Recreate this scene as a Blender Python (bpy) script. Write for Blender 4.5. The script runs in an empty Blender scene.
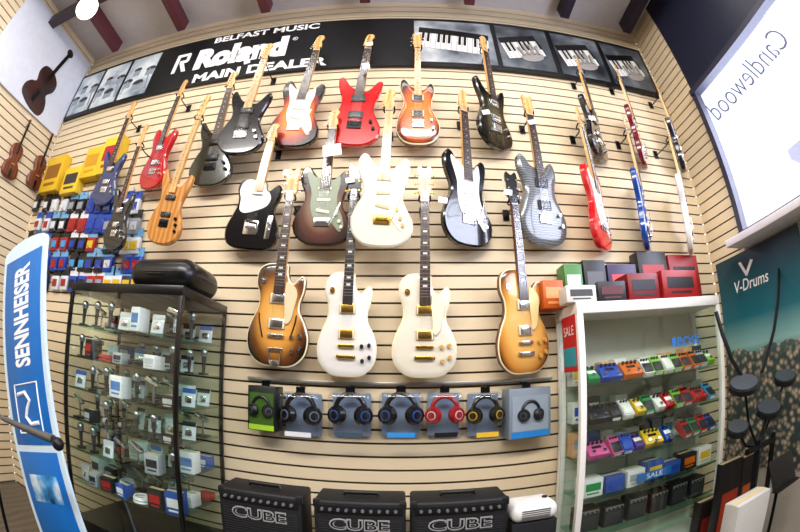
import bpy, bmesh, math, random
from mathutils import Vector, Matrix
random.seed(4)
COL=bpy.context.scene.collection
bpy.context.scene.view_settings.view_transform='Standard'
D=2.2;H=1.4;T=.283;FP=400.0
XL=-3.5;XR=2.36;ZC=4.5
cT,sT=math.cos(T),math.sin(T)
# ---------------------------------------------------------------- camera (equisolid fisheye lens, 10.5 mm on 21 mm sensor)
cd=bpy.data.cameras.new('camera');cam=bpy.data.objects.new('camera',cd);COL.objects.link(cam)
cam.location=(0,-D,H);cam.rotation_euler=(math.pi/2+T,0,0)
cd.sensor_width=21;cd.lens=7.9;cd.clip_start=.01
cd.type='PANO'
bpy.context.scene.camera=cam
def ray(px,py):
    a=(px-400)/FP;b=(266-py)/FP;r=math.hypot(a,b)+1e-9
    al=2*math.asin(r/2);s=math.sin(al)/r
    X,U,F=a*s,b*s,math.cos(al)
    return Vector((X,F*cT-U*sT,F*sT+U*cT))
CP=Vector((0,-D,H))
def P(px,py,y=0):
    d=ray(px,py);return CP+d*((y+D)/d.y)
def PX(px,py,x):
    d=ray(px,py);return CP+d*(x/d.x)
# ---------------------------------------------------------------- materials
MC={}
def lin(c):
    c=c/255
    return c/12.92 if c<=.04045 else ((c+.055)/1.055)**2.4
def col(h):
    return (lin(int(h[0:2],16)),lin(int(h[2:4],16)),lin(int(h[4:6],16)),1)
def nt(name):
    m=bpy.data.materials.new(name);m.use_nodes=True
    n=m.node_tree.nodes;return m,n,m.node_tree.links,n['Principled BSDF']
def mat(h,rough=.5,metal=0,var=.08,scale=12,emit=0,coat=0):
    k=(h,rough,metal,emit,coat,scale)
    if k in MC:return MC[k]
    m,n,l,b=nt('paint_'+h)
    c=col(h)
    t=n.new('ShaderNodeTexNoise');t.inputs['Scale'].default_value=scale
    tc=n.new('ShaderNodeTexCoord');l.new(tc.outputs['Object'],t.inputs['Vector'])
    mx=n.new('ShaderNodeMix');mx.data_type='RGBA'
    mx.inputs[6].default_value=tuple(x*(1-var) for x in c[:3])+(1,);mx.inputs[7].default_value=tuple(min(1,x*(1+var)) for x in c[:3])+(1,)
    l.new(t.outputs['Fac'],mx.inputs[0]);l.new(mx.outputs[2],b.inputs['Base Color'])
    b.inputs['Roughness'].default_value=rough;b.inputs['Metallic'].default_value=metal
    if coat:b.inputs['Coat Weight'].default_value=coat;b.inputs['Coat Roughness'].default_value=.04
    if emit:
        b.inputs['Emission Color'].default_value=c;b.inputs['Emission Strength'].default_value=emit
    MC[k]=m;return m
def ramp(n,stops):
    r=n.new('ShaderNodeValToRGB');e=r.color_ramp.elements
    while len(e)<len(stops):e.new(.5)
    for i,(p,h) in enumerate(stops):e[i].position=p;e[i].color=col(h)
    return r
def burst(stops,flame=False,cz=.23,zs=3.7):
    k=('b',str(stops))
    if k in MC:return MC[k]
    m,n,l,b=nt('sunburst_lacquer')
    tc=n.new('ShaderNodeTexCoord');mp=n.new('ShaderNodeMapping')
    mp.inputs['Scale'].default_value=(5.4,0,zs);mp.inputs['Location'].default_value=(0,0,-zs*cz)
    vm=n.new('ShaderNodeVectorMath');vm.operation='LENGTH'
    l.new(tc.outputs['Object'],mp.inputs['Vector']);l.new(mp.outputs['Vector'],vm.inputs[0])
    r=ramp(n,stops);l.new(vm.outputs['Value'],r.inputs['Fac']);out=r.outputs['Color']
    if flame:out=flameover(n,l,tc,out)
    l.new(out,b.inputs['Base Color']);b.inputs['Roughness'].default_value=.25;b.inputs['Coat Weight'].default_value=.8
    MC[k]=m;return m
def flameover(n,l,tc,out):
    w=n.new('ShaderNodeTexWave');w.bands_direction='Z';w.inputs['Scale'].default_value=22;w.inputs['Distortion'].default_value=5;w.inputs['Detail'].default_value=2
    l.new(tc.outputs['Object'],w.inputs['Vector'])
    mx=n.new('ShaderNodeMix');mx.data_type='RGBA';mx.blend_type='MULTIPLY';mx.inputs[0].default_value=.6
    l.new(out,mx.inputs[6]);l.new(w.outputs['Color'],mx.inputs[7]);return mx.outputs[2]
def wood(h1,h2,scale=6,rough=.4,vec='X'):
    k=('w',h1,h2,scale,vec)
    if k in MC:return MC[k]
    m,n,l,b=nt('wood_grain')
    tc=n.new('ShaderNodeTexCoord');w=n.new('ShaderNodeTexWave');w.bands_direction=vec
    w.inputs['Scale'].default_value=scale;w.inputs['Distortion'].default_value=4;w.inputs['Detail'].default_value=3
    l.new(tc.outputs['Object'],w.inputs['Vector']);r=ramp(n,[(0,h1),(1,h2)]);l.new(w.outputs['Fac'],r.inputs['Fac'])
    l.new(r.outputs['Color'],b.inputs['Base Color']);b.inputs['Roughness'].default_value=rough;b.inputs['Coat Weight'].default_value=.3
    MC[k]=m;return m
def glass(h='fbfffd',gl=.06):
    k=('g',h,gl)
    if k in MC:return MC[k]
    m=bpy.data.materials.new('clear_glass');m.use_nodes=True;n=m.node_tree.nodes;l=m.node_tree.links
    n.remove(n['Principled BSDF']);o=n['Material Output']
    t=n.new('ShaderNodeBsdfTransparent');t.inputs[0].default_value=col(h)
    g=n.new('ShaderNodeBsdfGlossy');g.inputs['Roughness'].default_value=.03
    x=n.new('ShaderNodeMixShader');x.inputs[0].default_value=gl
    l.new(t.outputs[0],x.inputs[1]);l.new(g.outputs[0],x.inputs[2]);l.new(x.outputs[0],o.inputs['Surface'])
    MC[k]=m;return m
CHROME=mat('e0e0e2',.2,1);GOLD=mat('d9ae4a',.25,1);BLK=mat('08080a',.35);WHT=mat('f2f0ea',.4);DKM=mat('1c1c1e',.35,.8)
MAPLE=wood('c98f48','dcb070',9);ROSE=wood('2a160e','42261a',14);MAHOG=wood('5a2410','743818',8)
GL=glass();GLS=glass('dff5ec',.10);PLAST=glass('f6f8fa',.08)
# ---------------------------------------------------------------- mesh builder
I4=Matrix.Identity(4)
class B:
    def __init__(s):s.bm=bmesh.new()
    def _m(s,vs,mi):
        for f in {f for v in vs for f in v.link_faces}:f.material_index=mi
    def box(s,c,d,mi=0,bev=0,rot=None,seg=2):
        vs=bmesh.ops.create_cube(s.bm,size=1)['verts']
        bmesh.ops.transform(s.bm,matrix=Matrix.Translation(c)@(rot or I4)@Matrix.Diagonal((d[0],d[1],d[2],1)),verts=vs)
        s._m(vs,mi)
        if bev:
            bmesh.ops.bevel(s.bm,geom=list({e for v in vs for e in v.link_edges}),offset=bev,segments=seg,affect='EDGES',profile=.5)
        return s
    def cyl(s,p0,p1,r,seg=14,r2=None,mi=0):
        p0=Vector(p0);p1=Vector(p1);d=p1-p0
        vs=bmesh.ops.create_cone(s.bm,cap_ends=True,segments=seg,radius1=r,radius2=r if r2 is None else r2,depth=d.length)['verts']
        q=Vector((0,0,1)).rotation_difference(d.normalized()).to_matrix().to_4x4()
        bmesh.ops.transform(s.bm,matrix=Matrix.Translation((p0+p1)/2)@q,verts=vs);s._m(vs,mi);return s
    def sph(s,c,r,mi=0,sc=(1,1,1),seg=16):
        vs=bmesh.ops.create_uvsphere(s.bm,u_segments=seg,v_segments=seg//2+2,radius=r)['verts']
        bmesh.ops.transform(s.bm,matrix=Matrix.Translation(c)@Matrix.Diagonal((sc[0],sc[1],sc[2],1)),verts=vs);s._m(vs,mi);return s
    def tube(s,pts,r,closed=False,seg=8,mi=0):
        pts=[Vector(p) for p in pts];n=len(pts);rings=[];up=None
        for i,p in enumerate(pts):
            a=pts[(i-1)%n] if (closed or i>0) else p;b=pts[(i+1)%n] if (closed or i<n-1) else p
            t=(b-a).normalized()
            if up is None:
                up=t.orthogonal().normalized()
            up=(up-t*up.dot(t)).normalized();w=t.cross(up)
            rr=r[i] if isinstance(r,(list,tuple)) else r
            rings.append([s.bm.verts.new(p+(up*math.cos(k*2*math.pi/seg)+w*math.sin(k*2*math.pi/seg))*rr) for k in range(seg)])
        for i in range(n if closed else n-1):
            A=rings[i];Bq=rings[(i+1)%n]
            for k in range(seg):
                f=s.bm.faces.new((A[k],A[(k+1)%seg],Bq[(k+1)%seg],Bq[k]));f.material_index=mi
        if not closed:
            for R in (rings[0],rings[-1]):
                f=s.bm.faces.new(R);f.material_index=mi
        return s
    def prism(s,ol,yf,yb,bev=.004,mi=0,mi_edge=None,arch=0,mi_side=None):
        n=len(ol);V=[Vector((x,0,z)) for x,z in ol]
        area=sum(V[i].x*V[(i+1)%n].z-V[(i+1)%n].x*V[i].z for i in range(n))
        sg=1 if area>0 else -1
        N=[]
        for i in range(n):
            t=(V[(i+1)%n]-V[i-1]).normalized();N.append(Vector((t.z,0,-t.x))*sg)
        def ring(y,ins):return [s.bm.verts.new(V[i]-N[i]*ins+Vector((0,y,0))) for i in range(n)]
        if mi_edge is None:mi_edge=mi
        if mi_side is None:mi_side=mi
        R=[ring(yb,bev),ring(yb-bev,0),ring(yf+bev,0),ring(yf,bev)]
        ms=[mi_side,mi_side,mi_edge]
        for k in range(3):
            for i in range(n):
                f=s.bm.faces.new((R[k][i],R[k][(i+1)%n],R[k+1][(i+1)%n],R[k+1][i]));f.material_index=ms[k]
        f=s.bm.faces.new(R[0]);f.material_index=mi_side
        last=R[3]
        if arch:
            c=sum(V,Vector())/n
            for sc,hh in ((.9,.45),(.7,.8),(.4,1)):
                nr=[s.bm.verts.new(c+(v.co-Vector((0,v.co.y,0))-c)*sc+Vector((0,yf-arch*hh,0))) for v in R[3]]
                for i in range(n):
                    f=s.bm.faces.new((last[i],last[(i+1)%n],nr[(i+1)%n],nr[i]));f.material_index=mi
                last=nr
        f=s.bm.faces.new(last);f.material_index=mi
        return s
    def mesh(s,name,mats,ang=38):
        bmesh.ops.recalc_face_normals(s.bm,faces=s.bm.faces[:])
        m=bpy.data.meshes.new(name);s.bm.to_mesh(m);s.bm.free()
        for x in (mats if isinstance(mats,(list,tuple)) else [mats]):m.materials.append(x)
        m.polygons.foreach_set('use_smooth',[True]*len(m.polygons))
        m.set_sharp_from_angle(angle=math.radians(ang));return m
    def part(s,name,mats,parent=None,label=None):
        o=bpy.data.objects.new(name,s.mesh(name,mats));COL.objects.link(o)
        if parent:o.parent=parent
        if label:o['label']=label
        return o
    def top(s,name,mats,label,cat,group=None):
        o=s.part(name,mats,None,label);o['category']=cat
        if group:o['group']=group
        return o
    def struct(s,name,mats):
        o=s.part(name,mats);o['kind']='structure';return o
def thing(name,label,cat,M=I4,group=None):
    e=bpy.data.objects.new(name,None);e.empty_display_size=.05;COL.objects.link(e);e.matrix_world=M
    e['label']=label;e['category']=cat
    if group:e['group']=group
    return e
def dup(root,M,label=None,swap=None):
    def rec(o,par):
        c=o.copy();COL.objects.link(c)
        if par:c.parent=par
        if swap and o.type=='MESH':
            base=o.name.split('.')[0]
            if base in swap:
                c.material_slots[0].link='OBJECT';c.material_slots[0].material=swap[base]
        for k in o.children:rec(k,c)
        return c
    r=rec(root,None);r.matrix_world=M
    if label:r['label']=label
    return r
def kill(root):
    for c in list(root.children_recursive):bpy.data.objects.remove(c)
    bpy.data.objects.remove(root)
def TR(x,y,z,rz=0,s=1):return Matrix.Translation((x,y,z))@Matrix.Rotation(rz,4,'Z')@Matrix.Diagonal((s,s,s,1))
def text(body,name,parent,m,c,w,h,right=(1,0,0),up=(0,0,1),bold=.0,shear=0,wave=0):
    cu=bpy.data.curves.new(name,'FONT');cu.body=body;cu.offset=bold;cu.shear=shear;cu.resolution_u=3
    ob=bpy.data.objects.new('tmp_text',cu);COL.objects.link(ob)
    dg=bpy.context.evaluated_depsgraph_get();me=bpy.data.meshes.new_from_object(ob.evaluated_get(dg))
    bpy.data.objects.remove(ob)
    xs=[v.co.x for v in me.vertices];ys=[v.co.y for v in me.vertices]
    x0,x1,y0,y1=min(xs),max(xs),min(ys),max(ys);r=Vector(right).normalized();u=Vector(up).normalized();c=Vector(c)
    for v in me.vertices:
        v.co=c+r*((v.co.x-(x0+x1)/2)/(x1-x0)*w)+u*((v.co.y-(y0+y1)/2)/(y1-y0)*h)
    me.name=name;me.materials.clear();me.materials.append(m)
    o=bpy.data.objects.new(name,me);COL.objects.link(o);o.parent=parent;return o
# ---------------------------------------------------------------- room
CREAM=mat('decaa8',.45,0,.05,3);GROOVE=mat('4a341c',.6)
def slat(name,a,b,n,z0,z1,pitch=.079,g=.0115,dp=.012):
    bl=B();a=Vector(a);b=Vector(b);n=Vector(n);bm=bl.bm
    prof=[];z=z0
    while z<z1-1e-6:
        prof+=[(-dp,z,1),(-dp,z+g,0),(0,z+g,0),(0,min(z+pitch,z1),0)];z+=pitch
        prof[-1]=(0,min(z,z1),1)
    prof.append((-dp,z1,1))
    L=[];R=[]
    for o,zz,_ in prof:
        L.append(bm.verts.new(a+n*o+Vector((0,0,zz))));R.append(bm.verts.new(b+n*o+Vector((0,0,zz))))
    for i in range(len(prof)-1):
        f=bm.faces.new((L[i],R[i],R[i+1],L[i+1]));f.material_index=0 if (i%4==2 or i%4==1) else 1
    w=.05
    q=[bm.verts.new(p) for p in (a-n*w+Vector((0,0,z0)),b-n*w+Vector((0,0,z0)),b-n*w+Vector((0,0,z1)),a-n*w+Vector((0,0,z1)))]
    bm.faces.new(q)
    return bl.struct(name,[CREAM,GROOVE])
slat('wall_back',(XL,0,0),(XR,0,0),(0,-1,0),0,ZC)
slat('wall_left',(XL,-4.5,0),(XL,0,0),(1,0,0),0,ZC)
WY=-.40;WZ0=H+.70;WZ1=H+1.98
slat('wall_right',(XR,0,0),(XR,WY,0),(-1,0,0),0,ZC)
B().box((XR+.05,(WY-4.5)/2,WZ0/2),(.1,4.5+WY,WZ0)).struct('wall_right',mat('a8a296',.7))
B().box((XR+.05,(WY-4.5)/2,(WZ1+ZC)/2),(.1,4.5+WY,ZC-WZ1)).struct('wall_right',mat('10152e',.5))
B().box((-.57,-4.55,ZC/2),(6,.1,ZC)).struct('wall_front',mat('54483e',.8))
B().box((-.57,-2.2,-.05),(6,4.8,.1)).struct('floor',wood('4b4238','5c5246',3))
B().box((-.57,-2.2,ZC+.05),(6,4.8,.1)).struct('ceiling',mat('cfcaca',.8))
for i,x in enumerate((-3.0,-2.1,-1.2,-.3,.6,1.5,2.2)):
    B().box((x,-2.3,ZC-.07),(.09,4.4,.14),0,.008).struct('trim_%d'%(i+1),mat('6a3038' if i<5 else '2c2034',.6))
for i,y in enumerate((-.9,-2.0)):
    B().box((-.57,y,ZC-.19),(5.8,.12,.1),0,.008).struct('trim_%d'%(i+8),mat('3a2a32',.6))
# window
wf=B()
for y in (WY-.03,-1.95,-3.2,-4.45):wf.box((XR,y,(WZ0+WZ1)/2),(.07,.05,WZ1-WZ0))
wf.box((XR,(WY-4.5)/2,WZ0+.03),(.09,4.5+WY,.06)).box((XR,(WY-4.5)/2,WZ1-.025),(.09,4.5+WY,.05))
w=wf.struct('window_1',mat('2c2a3c',.5))
B().box((XR-.1,(WY-4.5)/2,WZ0-.03),(.26,4.5+WY,.05),0,.006).struct('trim_10',mat('f0eef4',.5))
B().box((XR,(WY-4.5)/2,(WZ0+WZ1)/2),(.006,4.45+WY,WZ1-WZ0-.1)).part('glass_pane',glass('f4f6ff',.03),w)
ta=PX(706,108,XR-.01);tb_=PX(780,30,XR-.01)
tw=ta.y-tb_.y
text('Candlewood','window_lettering',w,mat('5a6078',.5),(XR-.012,(ta.y+tb_.y)/2,(ta.z+tb_.z)/2-.05),tw,.19,right=(0,1,0),up=(0,0,1),shear=.55,bold=-.014)
# building seen across the street
hs_=thing('street_building','pale rendered building across the street','building',Matrix.Translation((9,-3.5,0)))
B().box((0,0,2.2),(3,9,4.4)).part('facade',mat('f4f0f6',.8),hs_)
B().box((-.2,0,4.5),(3.4,9.4,.2)).part('roof_edge',mat('cfccda',.8),hs_)
for k in range(4):B().box((-1.51,-3.3+k*2.2,3.3),(.05,1.0,1.3)).part('window_pane',mat('c8d0de',.3),hs_)
# ---------------------------------------------------------------- fascia banner along the top of the wall
ZB0=H+2.19;ZB1=H+2.80
x_l=XL+.03;x_a=P(143,100,-.03).x;x_b=P(411,50,-.03).x;x_c=P(497,50,-.03).x;x_r=XR-.05
def photo_mat(stops,scale,seed):
    m,n,l,b=nt('printed_photo')
    tc=n.new('ShaderNodeTexCoord');mp=n.new('ShaderNodeMapping');mp.inputs['Location'].default_value=(seed,seed,0)
    t=n.new('ShaderNodeTexNoise');t.inputs['Scale'].default_value=scale;t.inputs['Detail'].default_value=3
    l.new(tc.outputs['Object'],mp.inputs['Vector']);l.new(mp.outputs['Vector'],t.inputs['Vector'])
    r=ramp(n,stops);l.new(t.outputs['Fac'],r.inputs['Fac']);l.new(r.outputs['Color'],b.inputs['Base Color']);b.inputs['Roughness'].default_value=.4
    return m
ban=thing('fascia_banner','long black sign banner with white lettering and instrument photographs','shop sign')
B().box(((x_l+x_r)/2,-.02,(ZB0+ZB1)/2),(x_r-x_l,.03,ZB1-ZB0)).part('board',mat('050609',.4),ban)
zc=(ZB0+ZB1)/2
def panel(xa,xb,m,lab,dz=.04):
    B().box(((xa+xb)/2,-.037,zc),(xb-xa,.004,ZB1-ZB0-2*dz)).part('photo_panel',m,ban,lab)
wid=(x_a-x_l)/3
GREYS=[(.3,'6d7a88'),(.5,'b9c4cc'),(.7,'e6e9ea')]
for i in range(3):panel(x_l+wid*i+.02,x_l+wid*(i+1)-.02,photo_mat(GREYS,4,i*3),'pale blue-grey photograph of an electronic drum kit')
panel(x_b+.03,x_c-.02,photo_mat([(.35,'40464e'),(.5,'8b9097'),(.65,'c5c8ca')],3,11),'grey photograph of a keyboard player')
for i in range(3):
    xa=x_c+(x_r-x_c)*i/3;panel(xa+.02,xa+(x_r-x_c)/3-.03,photo_mat([(.35,'16181d'),(.52,'4b5056'),(.68,'898c90')],3,20+i),'photograph of hands on a black and white keyboard')
RT=Matrix.Rotation(-.25,4,'Y')
for i in range(-1,3):
    xa=(x_b+.05) if i<0 else x_c+(x_r-x_c)*i/3+.06
    wd=(x_c-x_b-.12) if i<0 else (x_r-x_c)/3-.17
    R=RT if i>=0 else Matrix.Rotation(.12,4,'Y');c=Matrix.Translation((xa+wd/2,0,zc-.03))@R
    kb=B().box((0,-.041,0),(wd,.003,.19),0).box((0,-.042,.13),(wd,.003,.07),1)
    for k in range(int(wd/.042)):
        kb.box((-wd/2+.021+k*.042,-.0435,0),(.004,.002,.19),2)
        if k%7 not in(2,6):kb.box((-wd/2+.042+k*.042,-.045,.04),(.02,.003,.11),1)
    if i>=0:
        kb.sph((wd*.12,-.045,-.10),.08,2,(1.3,.05,.7))
        for f in range(4):kb.tube([(wd*.12-.07+f*.045,-.048,-.08),(wd*.12-.085+f*.055,-.048,.02+.02*(f in(1,2)))],.014,mi=2)
    bmesh.ops.transform(kb.bm,matrix=c,verts=kb.bm.verts[:])
    kb.part('keyboard_picture',[mat('dcdad6',.4),BLK,mat('8f8a86',.5)],ban)
for i in range(3):
    cx=x_l+wid*(i+.5);k=B()
    for dx,dz,r in ((-.12,-.05,.06),(.03,-.1,.07),(.13,.06,.06),(-.05,.09,.05)):
        k.sph((cx+dx,-.04,zc+dz),r,0,(1,.03,.55),20).box((cx+dx,-.04,zc+dz-.05),(r*1.7,.003,.07),1)
    k.tube([(cx-.16,-.041,zc-.2),(cx-.12,-.041,zc-.05)],.008,mi=1).tube([(cx+.16,-.041,zc-.2),(cx+.12,-.041,zc+.06)],.008,mi=1)
    k.part('drum_picture',[mat('30343c',.5),mat('8a929c',.5)],ban)
WE=mat('f8f8f6',.4)
def tb(s,px0,py0,px1,py1,hh,bold=.02,zz=None,shear=0):
    a=P(px0,py0,-.04);b=P(px1,py1,-.04);
    text(s,'lettering',ban,WE,((a.x+b.x)/2,-.039,zz),b.x-a.x,hh,bold=bold,shear=shear)
tb('BELFAST MUSIC',210,53,317,38,.078,.03,ZB1-.062)
tb('Roland',190,75,284,58,.265,.07,zc+.01)
text('\u00ae','registered_mark',ban,WE,(P(288,58,-.04).x+.02,-.039,zc+.09),.045,.045)
tb('MAIN DEALER',186,97,326,68,.10,.04,ZB0+.072)
lx=P(170,90,-.04).x
k=B()
em=[(-.075,-.115),(-.075,.125),(.065,.125),(.08,.11),(.08,.02),(.062,0),(.03,0),(.085,-.115),(.04,-.115),(-.02,.005),(-.02,.035),(.045,.035),(.045,.09),(-.035,.09),(-.035,-.115)]
k.prism([(lx+x,zc+.01+z) for x,z in em],-.042,-.038,.0008)
k.part('brand_emblem',WE,ban)
# ---------------------------------------------------------------- violin poster on the left wall
vp=thing('violin_poster','white poster board with a large violin picture high on wall','poster',Matrix.Translation((XL+.02,-.72,H+2.48)))
B().box((0,0,0),(.02,1.35,.98)).part('board',mat('d4d8e4',.5),vp)
def cr(pts,n=4):
    out=[];N=len(pts)
    for i in range(N):
        p0,p1,p2,p3=[Vector(pts[(i+j)%N]) for j in (-1,0,1,2)]
        for k in range(n):
            t=k/n;out.append(tuple(.5*(2*p1+(p2-p0)*t+(2*p0-5*p1+4*p2-p3)*t*t+(-p0+3*p1-3*p2+p3)*t**3)))
    return out
VI=[(0,0),(-.09,.02),(-.11,.08),(-.09,.14),(-.06,.18),(-.085,.25),(-.07,.32),(0,.35),(.07,.32),(.085,.25),(.06,.18),(.09,.14),(.11,.08),(.09,.02)]
rotv=Matrix.Translation((.012,.22,-.02))@Matrix.Rotation(math.pi/2,4,'Z')@Matrix.Rotation(.22,4,'Y')@Matrix.Diagonal((1.9,1,1.45,1))@Matrix.Translation((0,0,-.31))
q=B().prism(cr(VI),-.003,.003,.001).box((0,-.004,.42),(.025,.006,.3),1).box((0,-.004,.1),(.03,.004,.1),1).cyl((0,-.004,.58),(0,.004,.58),.03);bmesh.ops.transform(q.bm,matrix=rotv,verts=q.bm.verts[:])
q.part('violin_picture',[wood('1d0d0a','3a1810',6),BLK],vp)
# ---------------------------------------------------------------- guitars
SO={'strat':[(0,0),(-.09,.010),(-.146,.055),(-.161,.12),(-.136,.185),(-.108,.235),(-.113,.285),(-.136,.33),(-.148,.38),(-.140,.428),(-.118,.455),(-.094,.442),(-.07,.400),(-.036,.368),(.034,.352),(.056,.362),(.078,.393),(.103,.422),(.127,.41),(.135,.37),(.122,.31),(.105,.255),(.106,.21),(.133,.16),(.160,.11),(.15,.05),(.09,.009)],
'lp':[(0,0),(-.09,.008),(-.152,.055),(-.167,.125),(-.146,.19),(-.116,.245),(-.114,.30),(-.135,.35),(-.128,.405),(-.09,.438),(-.03,.445),(.03,.438),(.035,.40),(.048,.366),(.07,.352),(.092,.372),(.115,.385),(.133,.365),(.128,.315),(.112,.27),(.116,.23),(.146,.185),(.167,.125),(.152,.055),(.09,.008)],
'tele':[(0,0),(-.1,.006),(-.15,.04),(-.162,.11),(-.138,.18),(-.117,.24),(-.12,.29),(-.136,.34),(-.128,.39),(-.085,.414),(-.03,.408),(.03,.394),(.04,.358),(.065,.34),(.088,.362),(.115,.378),(.137,.352),(.131,.30),(.115,.25),(.12,.2),(.143,.16),(.161,.10),(.148,.04),(.1,.006)],
'prs':[(0,0),(-.09,.01),(-.148,.055),(-.162,.12),(-.138,.19),(-.110,.25),(-.116,.30),(-.138,.35),(-.138,.40),(-.120,.435),(-.095,.43),(-.068,.392),(-.034,.37),(.032,.355),(.055,.362),(.076,.385),(.103,.402),(.127,.38),(.13,.33),(.110,.275),(.110,.22),(.138,.17),(.162,.115),(.148,.05),(.09,.01)],
'super':[(0,0),(-.085,.012),(-.143,.06),(-.156,.12),(-.130,.19),(-.104,.24),(-.108,.29),(-.130,.34),(-.145,.39),(-.144,.438),(-.122,.450),(-.094,.405),(-.062,.368),(-.03,.355),(.03,.340),(.058,.350),(.086,.385),(.115,.418),(.135,.405),(.133,.36),(.118,.31),(.102,.255),(.104,.21),(.130,.16),(.155,.11),(.145,.05),(.085,.01)]}
SO['bass']=SO['super']
PG={'strat':[(-.034,.368),(.034,.352),(.055,.366),(.076,.385),(.083,.33),(.073,.27),(.078,.21),(.108,.15),(.118,.095),(.098,.072),(.06,.11),(.03,.135),(-.04,.14),(-.062,.17),(-.072,.22),(-.072,.28),(-.088,.33),(-.108,.385),(-.105,.412),(-.088,.40),(-.06,.375)],
'tele':[(-.03,.396),(.03,.386),(.045,.345),(.07,.325),(.085,.29),(.065,.245),(0,.215),(-.06,.20),(-.095,.22),(-.1,.28),(-.118,.33),(-.105,.38),(-.07,.40)],
'lp':[(.036,.35),(.085,.335),(.10,.30),(.088,.25),(.075,.20),(.048,.18),(.04,.22)]}
HS={'inline':[(-.021,0),(-.026,.02),(-.036,.04),(-.031,.10),(-.024,.16),(-.012,.186),(.010,.19),(.026,.178),(.030,.155),(.020,.135),(.016,.115),(.026,.085),(.028,.045),(.022,.018),(.021,0)],
'book':[(-.021,0),(-.026,.018),(-.038,.055),(-.036,.12),(-.041,.165),(-.030,.186),(-.014,.176),(0,.168),(.014,.176),(.030,.186),(.041,.165),(.036,.12),(.038,.055),(.026,.018),(.021,0)]}
ML=.968
def guitar(spec):
    kind,body,hx,hy,bx_,by_,label=spec[:7];o=spec[7] if len(spec)>7 else {}
    dy=o.get('dy',0)
    A=P(bx_,by_,-.10-dy);Bp=P(hx,hy,-.17-dy)
    zax=(Bp-A);L=zax.length;zax.normalize()
    yaw=o.get('yaw',0);f=Vector((math.sin(yaw),-math.cos(yaw),0))
    yax=-(f-zax*f.dot(zax)).normalized();xax=yax.cross(zax)
    sx=o.get('sx',1.02);sz=L/ML
    M=Matrix.Translation(A)@Matrix((( xax.x,yax.x,zax.x,0),(xax.y,yax.y,zax.y,0),(xax.z,yax.z,zax.z,0),(0,0,0,1)))@Matrix.Diagonal((sx,1,sz,1))
    bass=kind=='bass';g=thing('bass_guitar' if bass else 'electric_guitar',label,'bass guitar' if bass else 'guitar',M,'electric guitars hanging on the slatwall')
    hw={'g':GOLD,'c':CHROME,'k':DKM}[o.get('hw','c')];th=.022
    arch=.010 if kind in('lp','prs') else 0;yf=-th
    bl=B().prism(cr(SO[kind],4),yf,th,.008 if not o.get('bind') else .006,0,2 if o.get('bind') else None,arch,1)
    bl.part('body',[body,o.get('side',body),mat('efe3b8',.4)],g)
    ft=yf-arch
    nutz=.778;j=.36 if kind!='lp' else .37
    pg=PG.get(kind)
    if pg and o.get('guard'):
        B().prism(cr(pg,3),ft-(.004 if kind!='lp' else .012),ft+.001-(.004 if kind=='lp' else 0),.0008).part('pickguard',mat(o['guard'],.35),g)
    ft2=ft-.003
    nk=B();y0=ft2-.006
    def taper(bl,z0,z1,w0,w1,ya,yb,mi=0):
        v=[bl.bm.verts.new(p) for p in [(-w0,ya,z0),(w0,ya,z0),(w0,yb,z0),(-w0,yb,z0),(-w1,ya,z1),(w1,ya,z1),(w1,yb,z1),(-w1,yb,z1)]]
        for q in ((0,1,2,3),(4,5,6,7),(0,1,5,4),(1,2,6,5),(2,3,7,6),(3,0,4,7)):
            ff=bl.bm.faces.new([v[k] for k in q]);ff.material_index=mi
    taper(nk,j,nutz,.028,.021,y0,y0+.02)
    nm=o.get('neck',MAPLE);nk.part('neck',nm,g)
    fbm=o.get('board',ROSE);fz0=o.get('fz',.30 if kind!='tele' else .33)
    fbo=B();taper(fbo,fz0,nutz,.0285,.0215,y0-.006,y0+.0005)
    for k in range(1,21):
        z=nutz-.64*(1-2**(-k/12));ww=.021+.0075*(nutz-z)/(nutz-fz0)
        if z>fz0+.005:fbo.box((0,y0-.0065,z),(2*ww,.0015,.0018),1)
    for k in (3,5,7,9,12,15,17):
        z=nutz-.64*(1-(2**(-k/12)+2**(-(k-1)/12))/2)
        if o.get('block'):fbo.box((0,y0-.0063,z),(.022,.001,.009),2)
        else:fbo.cyl((0,y0-.007,z),(0,y0-.006,z),.0035,8,mi=2)
    fbo.box((0,y0-.007,nutz),(.043,.006,.005),2)
    fbo.part('fretboard',[fbm,mat('8a8680',.4,.6),mat('d9d6cc',.4) if fbm is not MAPLE else BLK],g)
    hso='book' if kind in('lp','prs') else 'inline'
    head=B().prism([(x,z+nutz) for x,z in cr(HS[hso],3)],y0-.001,y0+.013,.001,0,None,0,1).part('headstock',[o.get('headm',nm),nm],g)
    npg=4 if bass else 6
    for k in range(npg):
        if hso=='book':
            sd=-1 if k%2 else 1;z=nutz+.045+.045*(k//2);xi=.028*sd;xo=.052*sd
        else:
            sd=-1;z=nutz+.035+(.036 if bass else .025)*k;xi=-.02+.003*k;xo=-.046+.004*k
        B().cyl((xi,y0-.008,z),(xi,y0,z),.004,8).cyl((xi,y0+.008,z),(xo,y0+.008,z),.0025,8).sph((xo,y0+.008,z),.007,0,(.7,.4,1),8).part('tuning_peg',hw,head)
    pm=o.get('pu','w');yb=ft2
    if kind in('strat',) and pm!='h':
        for k,z in enumerate((.305,.24,.178)):
            B().box((0,yb-.003,z),(.075,.008,.018),0,.003,Matrix.Rotation(.18 if k==2 else 0,4,'Y')).part('pickup',mat(o.get('pc','d8d0bc'),.4),g)
    elif kind=='tele':
        B().box((0,yb-.003,.315),(.07,.008,.02),0,.003).part('pickup',CHROME,g);B().box((0,yb-.003,.15),(.075,.008,.02),0,.003,Matrix.Rotation(.25,4,'Y')).part('pickup',BLK,g)
    elif bass:
        for z in (.27,.17):B().box((0,yb-.003,z),(.09,.012,.03),0,.004).part('pickup',BLK,g)
    else:
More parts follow.
